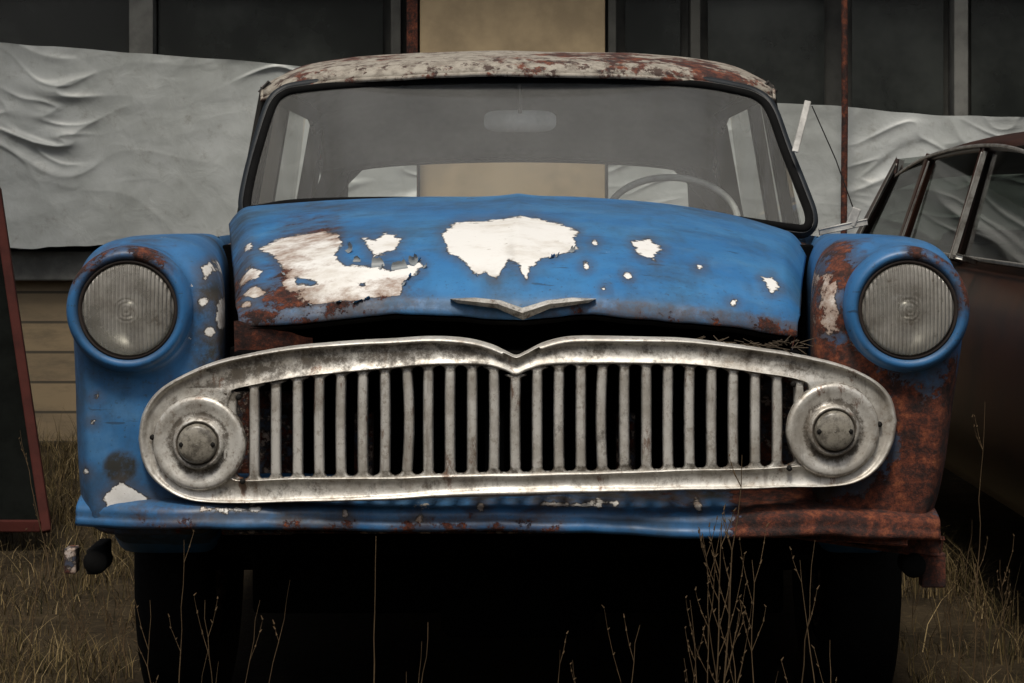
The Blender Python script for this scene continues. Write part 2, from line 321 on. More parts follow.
# ---- wings with headlamp pods
HX=.686
def fender(sg):
    def sec(Y):
        g=1.0 if Y>.13 else math.sqrt(max(0,1-((.13-Y)/.17)**2))
        xi=float(np.interp(Y,[0,.5,1.3],[.522,.585,.668])); xo=float(np.interp(Y,[-.04,.1,.2,.6,1.3],[.805,.812,.812,.815,.815]))
        zt=float(np.interp(Y,[0,.2,.7,1.3],[.978,.984,.98,.972])); zb=float(np.interp(Y,[0,.25,.5,1.3],[.455,.44,.30,.27]))
        xi2=xi+.01*(1-g); xo2=xo-.05*(1-g); zt2=zt-.12*(1-g)
        cx=(xi2+xo2)/2;a=(xo2-xi2)/2; P=[]
        n=44
        for i in range(n):
            t=2*math.pi*i/n; c,s_=math.cos(t),math.sin(t)
            ex=2/3.2 if s_>0 else 2/9
            x=cx+a*math.copysign(abs(c)**ex,c); zc=zt2-.16; b=.16 if s_>0 else zc-zb
            z=zc+b*math.copysign(abs(s_)**ex,s_)
            if x>cx: x-=(.014 if sg<0 else .052)*max(0,(.80-z)/.34)**1.2*(1 if Y<.4 else max(0,1-(Y-.4)/.3))
            P.append(Vector((sg*x,Y,z)))
        return P
    Ys=[-.036,-.032,-.022,-.005,.015,.04,.07,.1,.13,.25,.4,.6,.8,1.0,1.3]
    vs=[];fs=[];n=44
    for Y in Ys: vs+=sec(Y)
    for j in range(len(Ys)-1):
        for i in range(n): fs.append((j*n+i,j*n+(i+1)%n,(j+1)*n+(i+1)%n,(j+1)*n+i))
    fs.append(tuple(range(n))); fs.append(tuple(range((len(Ys)-1)*n,len(Ys)*n)))
    hx=HX*sg; hz=.857; b=len(vs); m=48
    prof=[(.0001,-.055),(.100,-.055),(.108,-.045),(.112,-.02),(.115,.05),(.118,.16),(.10,.32),(.07,.5),(.0001,.55)]
    for r_,y in prof:
        for i in range(m): vs.append(Vector((hx+r_*math.cos(i/m*6.28318)+sg*max(0,y)*.04,y,hz+r_*math.sin(i/m*6.28318)+ (max(0,y-.05)*.03))))
    for j in range(len(prof)-1):
        for i in range(m): fs.append((b+j*m+i,b+j*m+(i+1)%m,b+(j+1)*m+(i+1)%m,b+(j+1)*m+i))
    o=mesh("front_wing_"+("l" if sg<0 else "r"),vs,fs,BLUE_F,car)
    bm=bmesh.new(); bm.from_mesh(o.data); bmesh.ops.remove_doubles(bm,verts=bm.verts,dist=.0006); bmesh.ops.recalc_face_normals(bm,faces=bm.faces); bm.to_mesh(o.data); bm.free()
    def cutter(prof,c,axis,n=48):
        k=lathe("cut",prof,c,axis,n); bm=bmesh.new(); bm.from_mesh(k.data); bmesh.ops.remove_doubles(bm,verts=bm.verts,dist=.0003); bmesh.ops.recalc_face_normals(bm,faces=bm.faces); bm.to_mesh(k.data); bm.free(); return k
    rm=o.modifiers.new("r",'REMESH'); rm.mode='VOXEL'; rm.voxel_size=.0065
    smo=o.modifiers.new("sm",'SMOOTH'); smo.factor=.5; smo.iterations=10
    k1=cutter([(.00005,-.3),(.37,-.3),(.37,.3),(.00005,.3)],(sg*.70,.76,.33),'X')
    k2=cutter([(.00005,-.2),(.096,-.2),(.096,-.0),(.00005,-.0)],(hx,0,hz),'Y')
    for k in (k1,k2):
        bo=o.modifiers.new("b",'BOOLEAN'); bo.object=k; bo.operation='DIFFERENCE'; bo.solver='EXACT'
    bake(o); 
    for k in (k1,k2): bpy.data.objects.remove(k)
    o.data.materials.clear(); o.data.materials.append(BLUE_F)
    for v in o.data.vertices:
        c=v.co; v.co=c+Vector((0,.004*fr(c.x*5,c.z*5,sg*3,3)+.0015*fr(c.x*16,c.z*16,sg*3,2)*(c.z<.75),0))
    co=verts_np(o); u=518+560*co[:,0]; v=200+560*(CH-co[:,2]); far=np.maximum(0,co[:,1]-.3)*.4
    if sg<0:
        B=[[(106,494),(125,478),(138,488),(156,497),(142,504),(144,516),(118,518)],(168,318,3.5),(205,300,4),(213,330,5),(190,388,3.5),(100,395,2),(96,420,2),[(200,268),(206,262),(212,272),(205,280)],[(218,300),(226,296),(226,330),(219,326)],(88,470,3)]
        Rr=[[(66,514),(200,514),(200,545),(66,545)],[(222,240),(235,240),(235,375),(212,372),(224,340)],[(92,255),(128,236),(165,248),(150,254),(110,262)],[(170,370),(215,360),(200,372),(165,390)]]; off=.034
        D=np.clip(1-np.hypot((u-124)/19,(v-464)/18),0,1)*4.5+np.clip((u-180)/25,0,1)*np.clip((v-250)/40,0,1)*1.0+np.clip((v-455)/60,0,1)*.7+np.clip((95-u)/20,0,1)*.5  # round dark blotch painted in for a hole; the rest is grime
    else:
        B=[[(818,277),(838,272),(832,300),(842,330),(826,334),(812,322),(820,300)],[(812,256),(824,252),(826,262),(814,266)],(850,345,4),(800,350,5),(870,385,4),(846,318,3),(836,352,3),(880,420,3),(925,440,3)]
        Rr=[[(800,335),(845,345),(885,374),(905,390),(930,400),(952,366),(968,390),(960,560),(780,560),(780,495),(870,490),(900,440),(870,390),(800,372)],[(805,240),(818,240),(816,350),(800,350)],[(832,250),(850,245),(848,335),(834,335)]]; off=-.004
        D=np.clip((835-u)/25,0,1)*np.clip((v-245)/30,0,1)*.8+np.clip((v-350)/60,0,1)*.8
    setattr_f(o,'bare',multisd(u,v,B)-far); setattr_f(o,'rust',multisd(u,v,Rr)-off-far); setattr_f(o,'dirt_shade',np.clip(D,0,1)*(co[:,1]<.35))
    s="l" if sg<0 else "r"
    bz=lathe("headlamp_bezel_"+s,[(.083,-.035),(.085,-.058),(.089,-.068),(.095,-.073),(.102,-.071),(.108,-.062),(.111,-.05),(.1125,-.03),(.112,-.018)],(hx,0,hz),'Y',80,BLUE_F,car)
    co=verts_np(bz); u=518+560*co[:,0]; v=200+560*(CH-co[:,2])
    setattr_f(bz,'bare',multisd(u,v,[])); rr=np.hypot(co[:,0]-hx,co[:,2]-hz); setattr_f(bz,'dirt_shade',np.clip((.095-rr)/.01,0,1)*.9)
    setattr_f(bz,'rust',multisd(u,v,[[(80,275),(88,245),(120,232),(165,240),(165,262),(125,246)]] if sg<0 else [[(930,240),(960,262),(968,290),(955,300),(948,268)],[(905,245),(930,240),(930,255),(905,255)]])+(.004 if sg<0 else -.004))
    lathe("headlamp_seal_"+s,[(.0885,-.05),(.0885,-.064),(.085,-.069),(.081,-.063),(.081,-.05)],(hx,0,hz),'Y',64,simple("lamp_seal",(.02,.012,.009),.8),car)
    lp=[(.0825,-.058),(.080,-.064)]
    for i in range(40):
        r0=.078*(1-i/39)+.0004; y0=-.0655-.017*math.sqrt(1-(r0/.0825)**2)
        if r0<.026: y0-=.0007*math.sin(r0*900)
        lp.append((r0,y0))
    lathe("headlamp_lens_"+s,lp,(hx,0,hz),'Y',72,LENS,car)
    lathe("headlamp_reflector_"+s,[(.083,-.05),(.08,-.03),(.06,-.01),(.03,.0),(.012,-.004),(.012,-.035),(.0005,-.038)],(hx,0,hz),'Y',48,REFL,car)
    lathe("headlamp_bulb_shield_"+s,[(.018,-.030),(.017,-.045),(.010,-.050),(.0004,-.051)],(hx,0,hz),'Y',32,REFL,car)
fender(-1); fender(1)
# ---- grille surround
G=lambda x:-.125+.068*(abs(x)/.68)**2.2
def gp(u,v,off=0):
    x=(u-518)/573.; y=G(x); s=577-(y+.125)*140
    x=(u-518)/s; return Vector((x,G(x)+off,CH-(v-200)/s))
OT=[(137,440),(141,415),(155,393),(180,376),(215,362),(260,352),(320,344),(380,339),(430,337),(465,339),(490,345),(506,352),(516,356),(526,352),(545,343),(575,337),(620,337),(680,339),(740,345),(800,355),(845,366),(875,380),(892,398),(898,422)]
OB=[(137,440),(141,462),(152,480),(175,496),(205,503),(260,504),(340,502),(430,499),(518,497),(600,494),(700,491),(780,488),(835,487),(862,481),(882,466),(894,444),(898,422)]
IT=[(228,432),(228,410),(232,395),(240,388),(300,378),(360,371),(420,366),(480,366),(504,371),(516,376),(528,371),(552,366),(620,364),(700,366),(760,373),(798,380),(808,388),(808,418)]
IB=[(228,432),(228,470),(234,478),(246,480),(300,478),(380,476),(518,473),(700,469),(790,466),(804,463),(808,455),(808,418)]
def sm(P,n): return resample(catmull([(p[0],p[1],0) for p in P],8),n)[:,:2]
N=300
Ot,Ob,It,Ib=sm(OT,N),sm(OB,N),sm(IT,N),sm(IB,N)
stops=[(-.0,.035,'o'),(0.0,.012,'o'),(.0025,.001,'o'),(.006,-.007,'o'),(.010,-.007,'o'),(.014,-.001,'o'),(.019,.002,'o'),(.5,.002,'f'),(.010,.0005,'i'),(.006,-.004,'i'),(.003,-.004,'i'),(.001,-.001,'i'),(0,.006,'i'),(0,.020,'i')]
vs=[];gr=[]
loop=[(Ot[i],It[i]) for i in range(N)]+[(Ob[i],Ib[i]) for i in range(N-2,0,-1)]
for o_,i_ in loop:
    o3,i3=gp(*o_),gp(*i_); L=(i3-o3).length; dr=(i3-o3)/L
    for ii,(d_,off,k) in enumerate(stops):
        if k=='o': dd=min(d_,L*.02*ii)if L<.04 else d_
        elif k=='f': dd=L*.55
        else: dd=L-min(d_,L*.3)
        p=o3+dr*dd; p.y=G(p.x)+off+.0025*fr(p.x*9,p.z*9,2,3)+.005*fr(p.x*2.5,p.z*2.5,7,2)
        p.z+=.002*fr(p.x*6,0,5,2)
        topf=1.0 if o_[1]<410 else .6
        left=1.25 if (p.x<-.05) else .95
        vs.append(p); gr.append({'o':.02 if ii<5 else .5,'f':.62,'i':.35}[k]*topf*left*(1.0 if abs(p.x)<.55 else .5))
ns=len(stops); fs=[]
for j in range(len(loop)):
    j2=(j+1)%len(loop)
    for i in range(ns-1): fs.append((j*ns+i,j*ns+i+1,j2*ns+i+1,j2*ns+i))
gs=mesh("grille_surround",vs,fs,ALU,car); setattr_f(gs,'grime',gr)
# ---- grille bars with flared feet (rounded slots)
P_=21.8; rs=5.5; vs=[];fs=[];gr=[]
for b in range(-1,26):
    xc=254.+P_*b; top=float(np.interp(xc,It[:,0][It[:,0].argsort()],It[:,1][It[:,0].argsort()])) ; bot=float(np.interp(xc,[p[0] for p in IB[2:-2]],[p[1] for p in IB[2:-2]]))
    top-=1.5; bot+=1.5
    st=[0,.6,1.5,3,4.5,6.3,9]; ys=[top+a for a in st]+list(np.linspace(top+14,bot-14,10))+[bot-a for a in st[::-1]]
    base=len(vs); bend=random.uniform(-.8,.8); gb_=random.uniform(-.05,.25)
    if b==7: bend=2.5
    if b==16: bend=-1.8
    for y in ys:
        e=max(0,min(y-top,bot-y)-1.5)
        sh=rs if e>=rs else math.sqrt(max(0,rs*rs-(rs-e)**2))
        hw=P_/2-sh
        if e<=0: hw=P_/2+.3
        xm=xc+bend*math.sin((y-top)/(bot-top)*3.14)
        for k in range(7):
            a=-1+k/3.; q_=abs(a)
            p=gp(xm+a*hw,y); p.y+= .0022*q_**6 -.0022*(1-q_*q_)*min(1,e/6) +.0
            if q_==1: p.y+=.005
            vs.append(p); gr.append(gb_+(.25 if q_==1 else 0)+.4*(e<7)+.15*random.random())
    for j in range(len(ys)-1):
        for k in range(6): a=base+j*7+k; fs.append((a,a+1,a+8,a+7))
gb=mesh("grille_bars",vs,fs,ALU,car); setattr_f(gb,'grime',gr)
sd=gb.modifiers.new("s",'SOLIDIFY'); sd.thickness=.003; sd.offset=1
# ---- side lamps in the grille
LG=M("sidelamp_glass"); LG.set(col=LG.mix(LG.rng(LG.noise(60,6,.7),.4,.65),(.26,.24,.20),(.10,.09,.075)),rough=.25,spec=.6); LG.bump(LG.noise(90,4,.6),.4,.002); LGm=LG.m
for sg,(cu,cv) in ((-1,(199,443)),(1,(833,430))):
    c=gp(cu,cv); s="l" if sg<0 else "r"
    dsc=lathe("sidelamp_housing_"+s,[(.084,.010),(.083,.001),(.080,-.004),(.075,-.006),(.068,-.0045),(.060,-.002),(.053,-.001),(.047,-.001),(.0455,-.004),(.0435,-.012),(.041,-.015),(.038,-.014),(.035,-.008)],(c.x,c.y,c.z),'Y',72,ALU,car)
    co=verts_np(dsc); slope=.22*(abs(c.x)/.68)**1.2*sg
    for i,vv in enumerate(dsc.data.vertices): vv.co.y+=(vv.co.x-c.x)*slope-.003
    rr=np.hypot(co[:,0]-c.x,co[:,2]-c.z); setattr_f(dsc,'grime',np.exp(-((rr-.050)/.006)**2)*.7+.2+np.exp(-((rr-.036)/.004)**2)*.9+np.exp(-((rr-.083)/.003)**2)*.5)
    ln=[(.036,-.008),(.035,-.016)]
    for i in range(14):
        r0=.032*(1-i/13)+.0004; ln.append((r0,-.016-.013*math.sqrt(max(0,1-(r0/.036)**2))-(.0012 if i%2 else 0)))
    lathe("sidelamp_lens_"+s,ln,(c.x,c.y-.002,c.z),'Y',48,LGm,car)
    for k in (-1,1):
        lathe("sidelamp_screw_%s%d"%(s,k+1),[(.0045,0),(.0045,-.003),(.003,-.005),(.0003,-.005)],(c.x+k*.027,c.y-.024,c.z),'Y',16,DARK,car)
    for k,(du,dv) in enumerate(((-46,-6),(40,-46),(44,38))):
        p=gp(cu+du*1.0*(1 if sg<0 else -1),cv+dv*1.0); lathe("surround_bolt_%s%d"%(s,k),[(.005,.0),(.005,-.007),(.003,-.009),(.0003,-.009)],p,'Y',12,DARK,car)
# ---- engine bay
box("radiator",(-.40,.20,.42),(.40,.25,.84),BLACK,car)
box("radiator_support",(-.54,.08,.44),(-.41,.11,.70),BLUE_F,car); box("radiator_support_b",(.43,.10,.44),(.54,.13,.74),BLUE_D,car)
box("engine_bay_back",(-.66,1.05,.3),(.66,1.1,.95),BLACK,car)
box("slam_panel",(-.52,.04,.765),(.52,.09,.785),BLACK,car)
for i in range(3): box("radiator_strut_%d"%i,(-.30+.24*i,.10,.44),(-.265+.24*i,.13,.66),BLUE_F if i!=1 else DARK,car)
beam("lower_splash_panel",(-.5,.02,.50),(.5,.02,.50),.12,.004,BLUE_D,car,side=(0,.5,.4))
box("engine_block",(-.22,.3,.35),(.22,1.0,.82),BLACK,car)
box("bay_floor",(-.55,.10,.40),(.55,1.0,.43),BLACK,car)
tw=[]
for i in range(90):
    x=random.uniform(.22,.5); p=Vector((x,-.06+random.uniform(-.03,.03),.793+random.uniform(-.004,.008))); a=random.uniform(-.6,.6); tw.append(([p,p+Vector((random.uniform(.01,.03)*random.choice((-1,1)),random.uniform(-.01,.01),a*.02))],[.001,.0007]))
tubes("debris",tw,simple("dead_twig",(.07,.05,.03),.9),car,res=1)
box("debris_ledge",(-.50,-.07,.770),(.50,.03,.783),BLACK,car)
grid("rusty_slam_edge",lambda u,v:Vector((-.505+.14*u,-.02+.01*v,.835-.055*v-.03*u*(1-v)+.004*fr(u*5,v,0,2))),20,8,RUST,car)
# ---- apron under the grille
ap=[(.06,.545),(.0,.522),(-.05,.514),(-.080,.506),(-.092,.500),(-.096,.494),(-.094,.486),(-.098,.480),(-.101,.476),(-.099,.470),(-.07,.468),(.02,.465)]
ap=resample([(0,*p) for p in catmull([(a,b,0) for a,b in ap],4)],44)[:,1:3]
def apr(u,v):
    x=-.785+1.53*u; y,z=ap[min(43,int(round(v*43)))]
    y+=.085*max(0,(abs(x)-.45)/.35)**2; z+=-.010*(x/.7) -.010*max(0,(abs(x)-.55)/.25) +.006*fr(x*4,0,v,3)+.010*math.exp(-((x-.06)/.2)**2)*(1 if v<.4 else .5)
    y+=.010*fr(x*6,v*1.5,9,4)
    e=max(0,(-x-.66)/.125); z-= .035*e*(v<.35)*(1-v/.35); 
    return Vector((x,y,z))
ao=grid("front_apron",apr,320,44,BLUE_F,car); co=verts_np(ao); u=518+574*co[:,0]; v=200+574*(CH-co[:,2])
setattr_f(ao,'bare',multisd(u,v,[(250,505,4),(420,520,4),(600,508,4),(480,510,3),(345,514,3),(700,512,4),[(200,511),(260,510),(262,513),(200,514)],[(540,506),(620,506),(620,509),(540,509)]])); 
setattr_f(ao,'rust',multisd(u,v,[[(735,480),(960,480),(960,560),(725,560)],[(380,522),(560,522),(560,535),(380,535)],[(140,520),(200,521),(200,535),(140,535)],[(280,523),(350,523),(350,536),(280,536)],[(640,496),(700,496),(700,503),(640,504)]])-.012)
setattr_f(ao,'dirt_shade',np.clip(np.exp(-((v-502)/5)**2)*1.0+np.exp(-((v-521)/3)**2)*.7+np.clip((u-560)/120,0,1)*np.exp(-((v-500)/10)**2)*.8,0,1))  # dark bands, with the gap under the grille painted in at right
ao.modifiers.new("s",'SOLIDIFY').thickness=.003
beam("torn_apron_edge",px_to_world(650,523,-.06),px_to_world(905,541,-.05),.02,.010,RUST,car,bev=.003)
beam("torn_apron_corner",px_to_world(790,525,-.03),px_to_world(936,546,.04),.03,.03,RUST,car,bev=.006)
box("bumper_bracket_l",tuple(px_to_world(64,574,.02)),tuple(px_to_world(80,545,.06)),BLUE_D,car,.003)
lathe("bumper_bush_l",[(.0005,-.03),(.020,-.03),(.022,-.026),(.022,.03),(.0005,.03)],px_to_world(98,560,.03),'Y',24,RUBBER,car)
box("bumper_iron_l",tuple(px_to_world(86,575,.06)),tuple(px_to_world(112,538,.2)),DARK,car)
box("bumper_bracket_r",tuple(px_to_world(922,588,.02)),tuple(px_to_world(942,550,.06)),RUST,car,.003)
lathe("bumper_bush_r",[(.0005,-.03),(.02,-.03),(.022,-.02),(.022,.03),(.0005,.03)],px_to_world(912,564,.03),'Y',24,RUBBER,car)
# ---- underside
box("floor_pan",(-.70,1.0,.26),(.70,4.0,.34),BLACK,car)
box("front_crossmember",(-.52,.4,.24),(.52,.5,.36),BLACK,car,.01)
box("sump",(-.15,.35,.2),(.15,.9,.36),BLACK,car,.02)
for k,x in enumerate((-.687,.687)):
    for j,y in enumerate((.76,3.25)):
        R=.31; prof=[(.17,-.06),(.20,-.075),(.26,-.08),(.29,-.074),(.304,-.06),(.309,-.03),(.3095,0),(.309,.03),(.304,.06),(.29,.074),(.26,.08),(.20,.075),(.17,.06)]
        lathe("tyre_%d%d"%(k,j),prof,(x,y,R-.01),'X',56,RUBBER,car)
        lathe("wheel_disc_%d%d"%(k,j),[(.0005,-.05),(.08,-.05),(.10,-.03),(.16,-.035),(.175,-.055),(.175,.055),(.16,.035),(.10,.03),(.08,.05),(.0005,.05)],(x,y,R-.01),'X',40,BLUE_D,car)
for j,y in enumerate((.76,3.25)): tubes("axle_%d"%j,[([(-.65,y,.3),(.65,y,.3)],.03)],BLACK,car)
# ---- main body behind the wings
def body(u,v):
    Y=1.3+2.95*v; taper=1-.22*max(0,(v-.75)/.25)**2.2
    tz=float(np.interp(Y,[1.3,3.3,3.8,4.25],[.965,.97,.95,.86])); bz=.27+.12*max(0,(v-.8)/.2)
    P=[(.0,bz),(.74,bz),(.80,bz+.06),(.812,.5),(.81,.75),(.795,.88),(.755,tz-.015),(.70,tz)]
    P=P+([(.69,tz-.02),(.67,.9)] if Y<3.32 else [(.4,tz+.02),(.0,tz+.03)])
    full=P; k=u*(2*len(full)-1); i=int(round(k))
    if i<len(full): x,z=full[len(full)-1-i]; x=-x
    else: x,z=full[i-len(full)]
    return Vector((x*taper,Y,z))
bo=grid("body_shell",body,20,46,BLUE_D,car); setattr_f(bo,'bare',[-.1]*len(bo.data.vertices)); setattr_f(bo,'rust',[-.1+.12*(v.co.z<.4) for v in bo.data.vertices])
box("tail_panel",(-.60,4.18,.36),(.60,4.24,.86),BLUE_D,car,.02)
for sg in (-1,1):
    for k,y in enumerate((1.36,2.2,3.0)): box("door_gap_%d%d"%(sg+1,k),(sg*.813-.003,y,.36),(sg*.813+.003,y+.007,.86),BLACK,car,0)
    lathe("door_handle_%d"%(sg+1),[(.0005,-.06),(.01,-.055),(.011,0),(.01,.055),(.0005,.06)],(sg*.83,2.08,.82),'Y',12,ALU,car)
grid("cowl",lambda u,v:Vector(((-.70+1.4*u),1.12+.35*v,.99-.055*abs(2*u-1)**2.5+.01*v)),40,8,BLUE_D,car)
box("firewall",(-.64,1.42,.35),(.64,1.46,.97),BLACK,car)
# ---- windscreen
def wsY(u,v): 
    h=(225-v)/(225-80); return 1.2+.36*max(0,h)+.13*(abs(u-525)/285)**2.2
def wp(u,v,off=0): 
    p=px_to_world(u,v,wsY(u,v)); p.y+=off; return p
outl=[(247,207),(252,175),(263,135),(273,106),(283,95),(300,90),(350,85),(440,81),(520,79.5),(600,80),(690,84),(735,91),(757,98),(770,112),(784,150),(800,190),(809,216),(805,228),(785,227),(720,218),(650,211),(520,204),(400,201),(300,203),(257,209)]
oc=catmull([(a,b,0) for a,b in outl],6,True)
tubes("windscreen_seal",[([wp(p.x,p.y) for p in oc],.0105)],RUBBER,car,closed=True,res=4)
def offs(P,d):
    out=[];n=len(P); c=Vector((525,150,0))
    for i in range(n):
        t=(P[(i+1)%n]-P[i-1]).normalized(); nrm=Vector((t.y,-t.x,0))
        if nrm.dot(P[i]-c)<0: nrm=-nrm
        out.append(P[i]+nrm*d)
    return out
tubes("windscreen_frame",[([wp(p.x,p.y,.016) for p in offs(oc,4.5)],.0125)],simple("frame_paint",(.012,.016,.02),.5,spec=.3),car,closed=True,res=4)
CHT=simple("dull_trim",(.2,.19,.17),.5)
tubes("windscreen_trim",[([wp(p.x,p.y,-.006) for p in offs(oc,3.5) ],.0016)],CHT,car,closed=True,res=2)
tp=sm([(268,100),(283,92),(350,85),(440,81),(520,79.5),(600,80),(690,84),(757,95),(775,108)],60); bt=sm([(247,209),(300,203),(400,201),(520,204),(650,211),(720,218),(809,228)],60)
def wg(u,v):
    i=min(59,int(round(u*59))); a=bt[i];b=tp[i]; return wp(a[0]*(1-v)+b[0]*v,a[1]*(1-v)+b[1]*v,.002)
grid("windscreen_glass",wg,60,14,WSG,car)
# ---- roof
RY=[1.525,1.54,1.58,1.66,1.85,2.1,2.5,2.8,3.0,3.08]; RZ=[1.362,1.376,1.392,1.406,1.430,1.446,1.43,1.37,1.26,1.18]
RC=resample(catmull([(0,a,b) for a,b in zip(RY,RZ)],8),70)
def roof(u,v):
    s=-1+2*u; i=min(69,int(round(v*69))); y,z=RC[i][1],RC[i][2]; a=abs(s)
    hw=float(np.interp(y,[1.5,1.7,2.3,3.08],[.638,.645,.65,.60]))
    yy=y+.17*a**2.3*(1-v)**3
    zz=z-.030*a**2-.026*a**9-.018*a**9*min(1,v*4) +.003*fr(s*3,y*3,1,3)
    return Vector((s*hw,yy,zz))
ro=grid("roof",roof,90,70,ROOF,car); ro.data.materials.append(HEADL)
sd=ro.modifiers.new("s",'SOLIDIFY'); sd.thickness=.010; sd.offset=-1; sd.material_offset=1
gut=[roof(0,1-k/40)+Vector((-.002,0,-.006)) for k in range(41)]+[roof(k/60,0)+Vector((0,.0,-.006)) for k in range(1,60)]+[roof(1,k/40)+Vector((.002,0,-.006)) for k in range(41)]
tubes("roof_gutter",[(gut,.006)],ROOF,car,res=3)
for sg in (-1,1):
    beam("a_pillar_%d"%(sg+1),(sg*.655,1.38,.93),(sg*.625,1.74,1.31),.05,.022,BLACK,car)
    beam("b_pillar_%d"%(sg+1),(sg*.70,2.18,.94),(sg*.632,2.22,1.375),.06,.03,INT,car)
    beam("c_pillar_%d"%(sg+1),(sg*.68,3.12,.94),(sg*.60,2.95,1.30),.16,.04,INT,car)
    beam("cant_rail_%d"%(sg+1),(sg*.628,1.72,1.325),(sg*.60,2.98,1.30),.03,.03,INT,car)
    for nm,(y0,y1,y2,y3) in dict(front=(1.42,2.16,2.19,1.72),rear=(2.23,3.02,2.9,2.24)).items():
        mesh("door_glass_%s_%d"%(nm,sg+1),[(sg*.69,y0,.94),(sg*.70,y1,.94),(sg*.636,y2,1.36 if nm=='front' else 1.33),(sg*.636,y3,1.32 if nm=='front' else 1.37)],[(0,1,2,3)],SG,car)
    beam("quarterlight_bar_%d"%(sg+1),(sg*.697,1.62,.95),(sg*.645,1.78,1.33),.015,.012,DARK,car)
rw=[(-.56,3.30,1.0),(-.54,3.16,1.10),(-.46,3.10,1.155),(0,3.07,1.175),(.46,3.10,1.155),(.54,3.16,1.10),(.56,3.30,1.0),(0,3.33,.99)]
rwc=catmull(rw,6,True); tubes("rear_window_seal",[(rwc,.009)],RUBBER,car,closed=True)
cen=Vector((0,3.2,1.08)); n=len(rwc)
mesh("rear_window_glass",list(rwc)+[cen],[(i,(i+1)%n,n) for i in range(n)],SG,car)
for sg in (-1,1):
    mesh("rear_quarter_%d"%(sg+1),[(sg*.545,3.30,1.0),(sg*.53,3.16,1.10),(sg*.46,3.10,1.165),(sg*.50,3.06,1.20),(sg*.60,3.04,1.14),(sg*.67,3.05,.96),(sg*.66,3.33,.96)],[tuple(range(7))],INT,car,False)
box("parcel_shelf",(-.62,2.85,.93),(.62,3.32,.96),INT,car)
box("dashboard",(-.64,1.38,.84),(.64,1.52,.985),simple("dash_paint",(.03,.04,.05),.5),car,.02)
for nm,y in (("front_seat",2.25),("rear_seat",2.95)):
    box(nm+"_back",(-.58,y,.5),(.58,y+.14,.98),INT,car,.04); box(nm+"_base",(-.58,y-.45,.42),(.58,y,.56),INT,car,.04)
ring=[]
cw=px_to_world(672,214,1.72)
for i in range(48):
    a=i/48*2*math.pi; ring.append(cw+Vector((.165*math.cos(a),.11*math.sin(a)*.8,.105*math.sin(a)-.012)))
tubes("steering_wheel",[(ring,.009)],simple("bakelite",(.55,.56,.54),.3),car,closed=True)
tubes("steering_column",[([cw+Vector((0,0,-.02)),cw+Vector((0,-.35,-.12))],.02),([cw+Vector((-.16,0,-.012)),cw+Vector((0,-.03,-.03)),cw+Vector((.16,0,-.012))],.006)],DARK,car)
mp=px_to_world(520,121,1.64); mr_=[]
for i in range(40):
    a=i/40*2*math.pi; mr_.append(mp+Vector((math.copysign(abs(math.cos(a))**.45,math.cos(a))*.090,0,math.copysign(abs(math.sin(a))**.6,math.sin(a))*.027)))
vv=list(mr_)+[p+Vector((0,.016,0)) for p in mr_]+[mp+Vector((0,-.003,0)),mp+Vector((0,.02,0))]
mesh("rearview_mirror",vv,[(i,(i+1)%40,40+(i+1)%40,40+i) for i in range(40)]+[((i+1)%40,i,80) for i in range(40)]+[(40+i,40+(i+1)%40,81) for i in range(40)],simple("mirror_back",(.8,.83,.81),.4),car)
tubes("mirror_stalk",[([mp+Vector((0,.0,.02)),mp+Vector((0,-.03,.12))],.005)],CHT,car)
WH=simple("dull_white_metal",(.5,.49,.46),.5,var=.6)
beam("quarterlight_frame",px_to_world(795,152,1.42),px_to_world(808,101,1.5),.016,.005,WH,car,side=(1,0,0),bev=.002)
tubes("quarterlight_wire",[([px_to_world(812,106,1.5),px_to_world(836,160,1.42),px_to_world(856,216,1.35)],.0015)],DARK,car)
beam("wing_mirror_arm",px_to_world(820,232,1.3),px_to_world(866,222,1.33),.012,.007,WH,car,side=(0,0,1),bev=.002)
beam("wing_mirror_head",px_to_world(850,226,1.32),px_to_world(857,208,1.32),.022,.008,WH,car,side=(1,0,0),bev=.003)
tubes("bonnet_catch",[([px_to_world(822,238,1.2),px_to_world(838,236,1.2)],.006)],DARK,car)

# ================================================================== PARKED CAR (right)
pc=empty("parked_car")
q=M("brown_car_paint"); PB_=q.set(col=q.mix(q.rng(q.noise(5,6,.7),.4,.7),(.036,.012,.006),(.012,.006,.005)),rough=.42,coat=.0,spec=.4)
CX=2.02
def pbody(u,v):
    Y=.0+5.1*v; e=min(v,1-v)*5.1; tp_=1-.16*max(0,1-e/.5)**2
    tz=float(np.interp(Y,[0,.15,.8,1.1,4.3,4.9,5.1],[.68,.80,.86,.88,.89,.87,.72])); bz=.26+.08*max(0,1-e/.3)
    h=[(0,tz+.02),(.55,tz+.015),(.74,tz),(.79,tz-.035),(.825,tz-.12),(.84,.62),(.84,.45),(.81,.32),(.76,bz),(0,bz)]
    k=u*(2*len(h)-1); i=int(round(k)); 
    if i<len(h): x,z=h[i]; x=-x
    else: x,z=h[2*len(h)-1-i]
    return Vector((CX+x*tp_,Y,z))
grid("car_body",pbody,20,60,PB_,pc)
box("nose_panel",(CX-.68,-.0,.34),(CX+.68,.05,.68),DARK,pc,.02); box("tail_panel_b",(CX-.68,5.06,.34),(CX+.68,5.12,.72),PB_,pc,.02)
PRY=resample(catmull([(0,1.7,1.185),(0,1.85,1.215),(0,2.3,1.25),(0,2.9,1.255),(0,3.5,1.235),(0,4.0,1.19),(0,4.15,1.16)],6),40)
def proof(u,v):
    s=-1+2*u; i=min(39,int(round(v*39))); a=abs(s); return Vector((CX+s*.69,PRY[i][1],PRY[i][2]+.015-.025*a*a-.04*a**8))
pr=grid("car_roof",proof,40,40,PB_,pc); pr.modifiers.new("s",'SOLIDIFY').thickness=.03
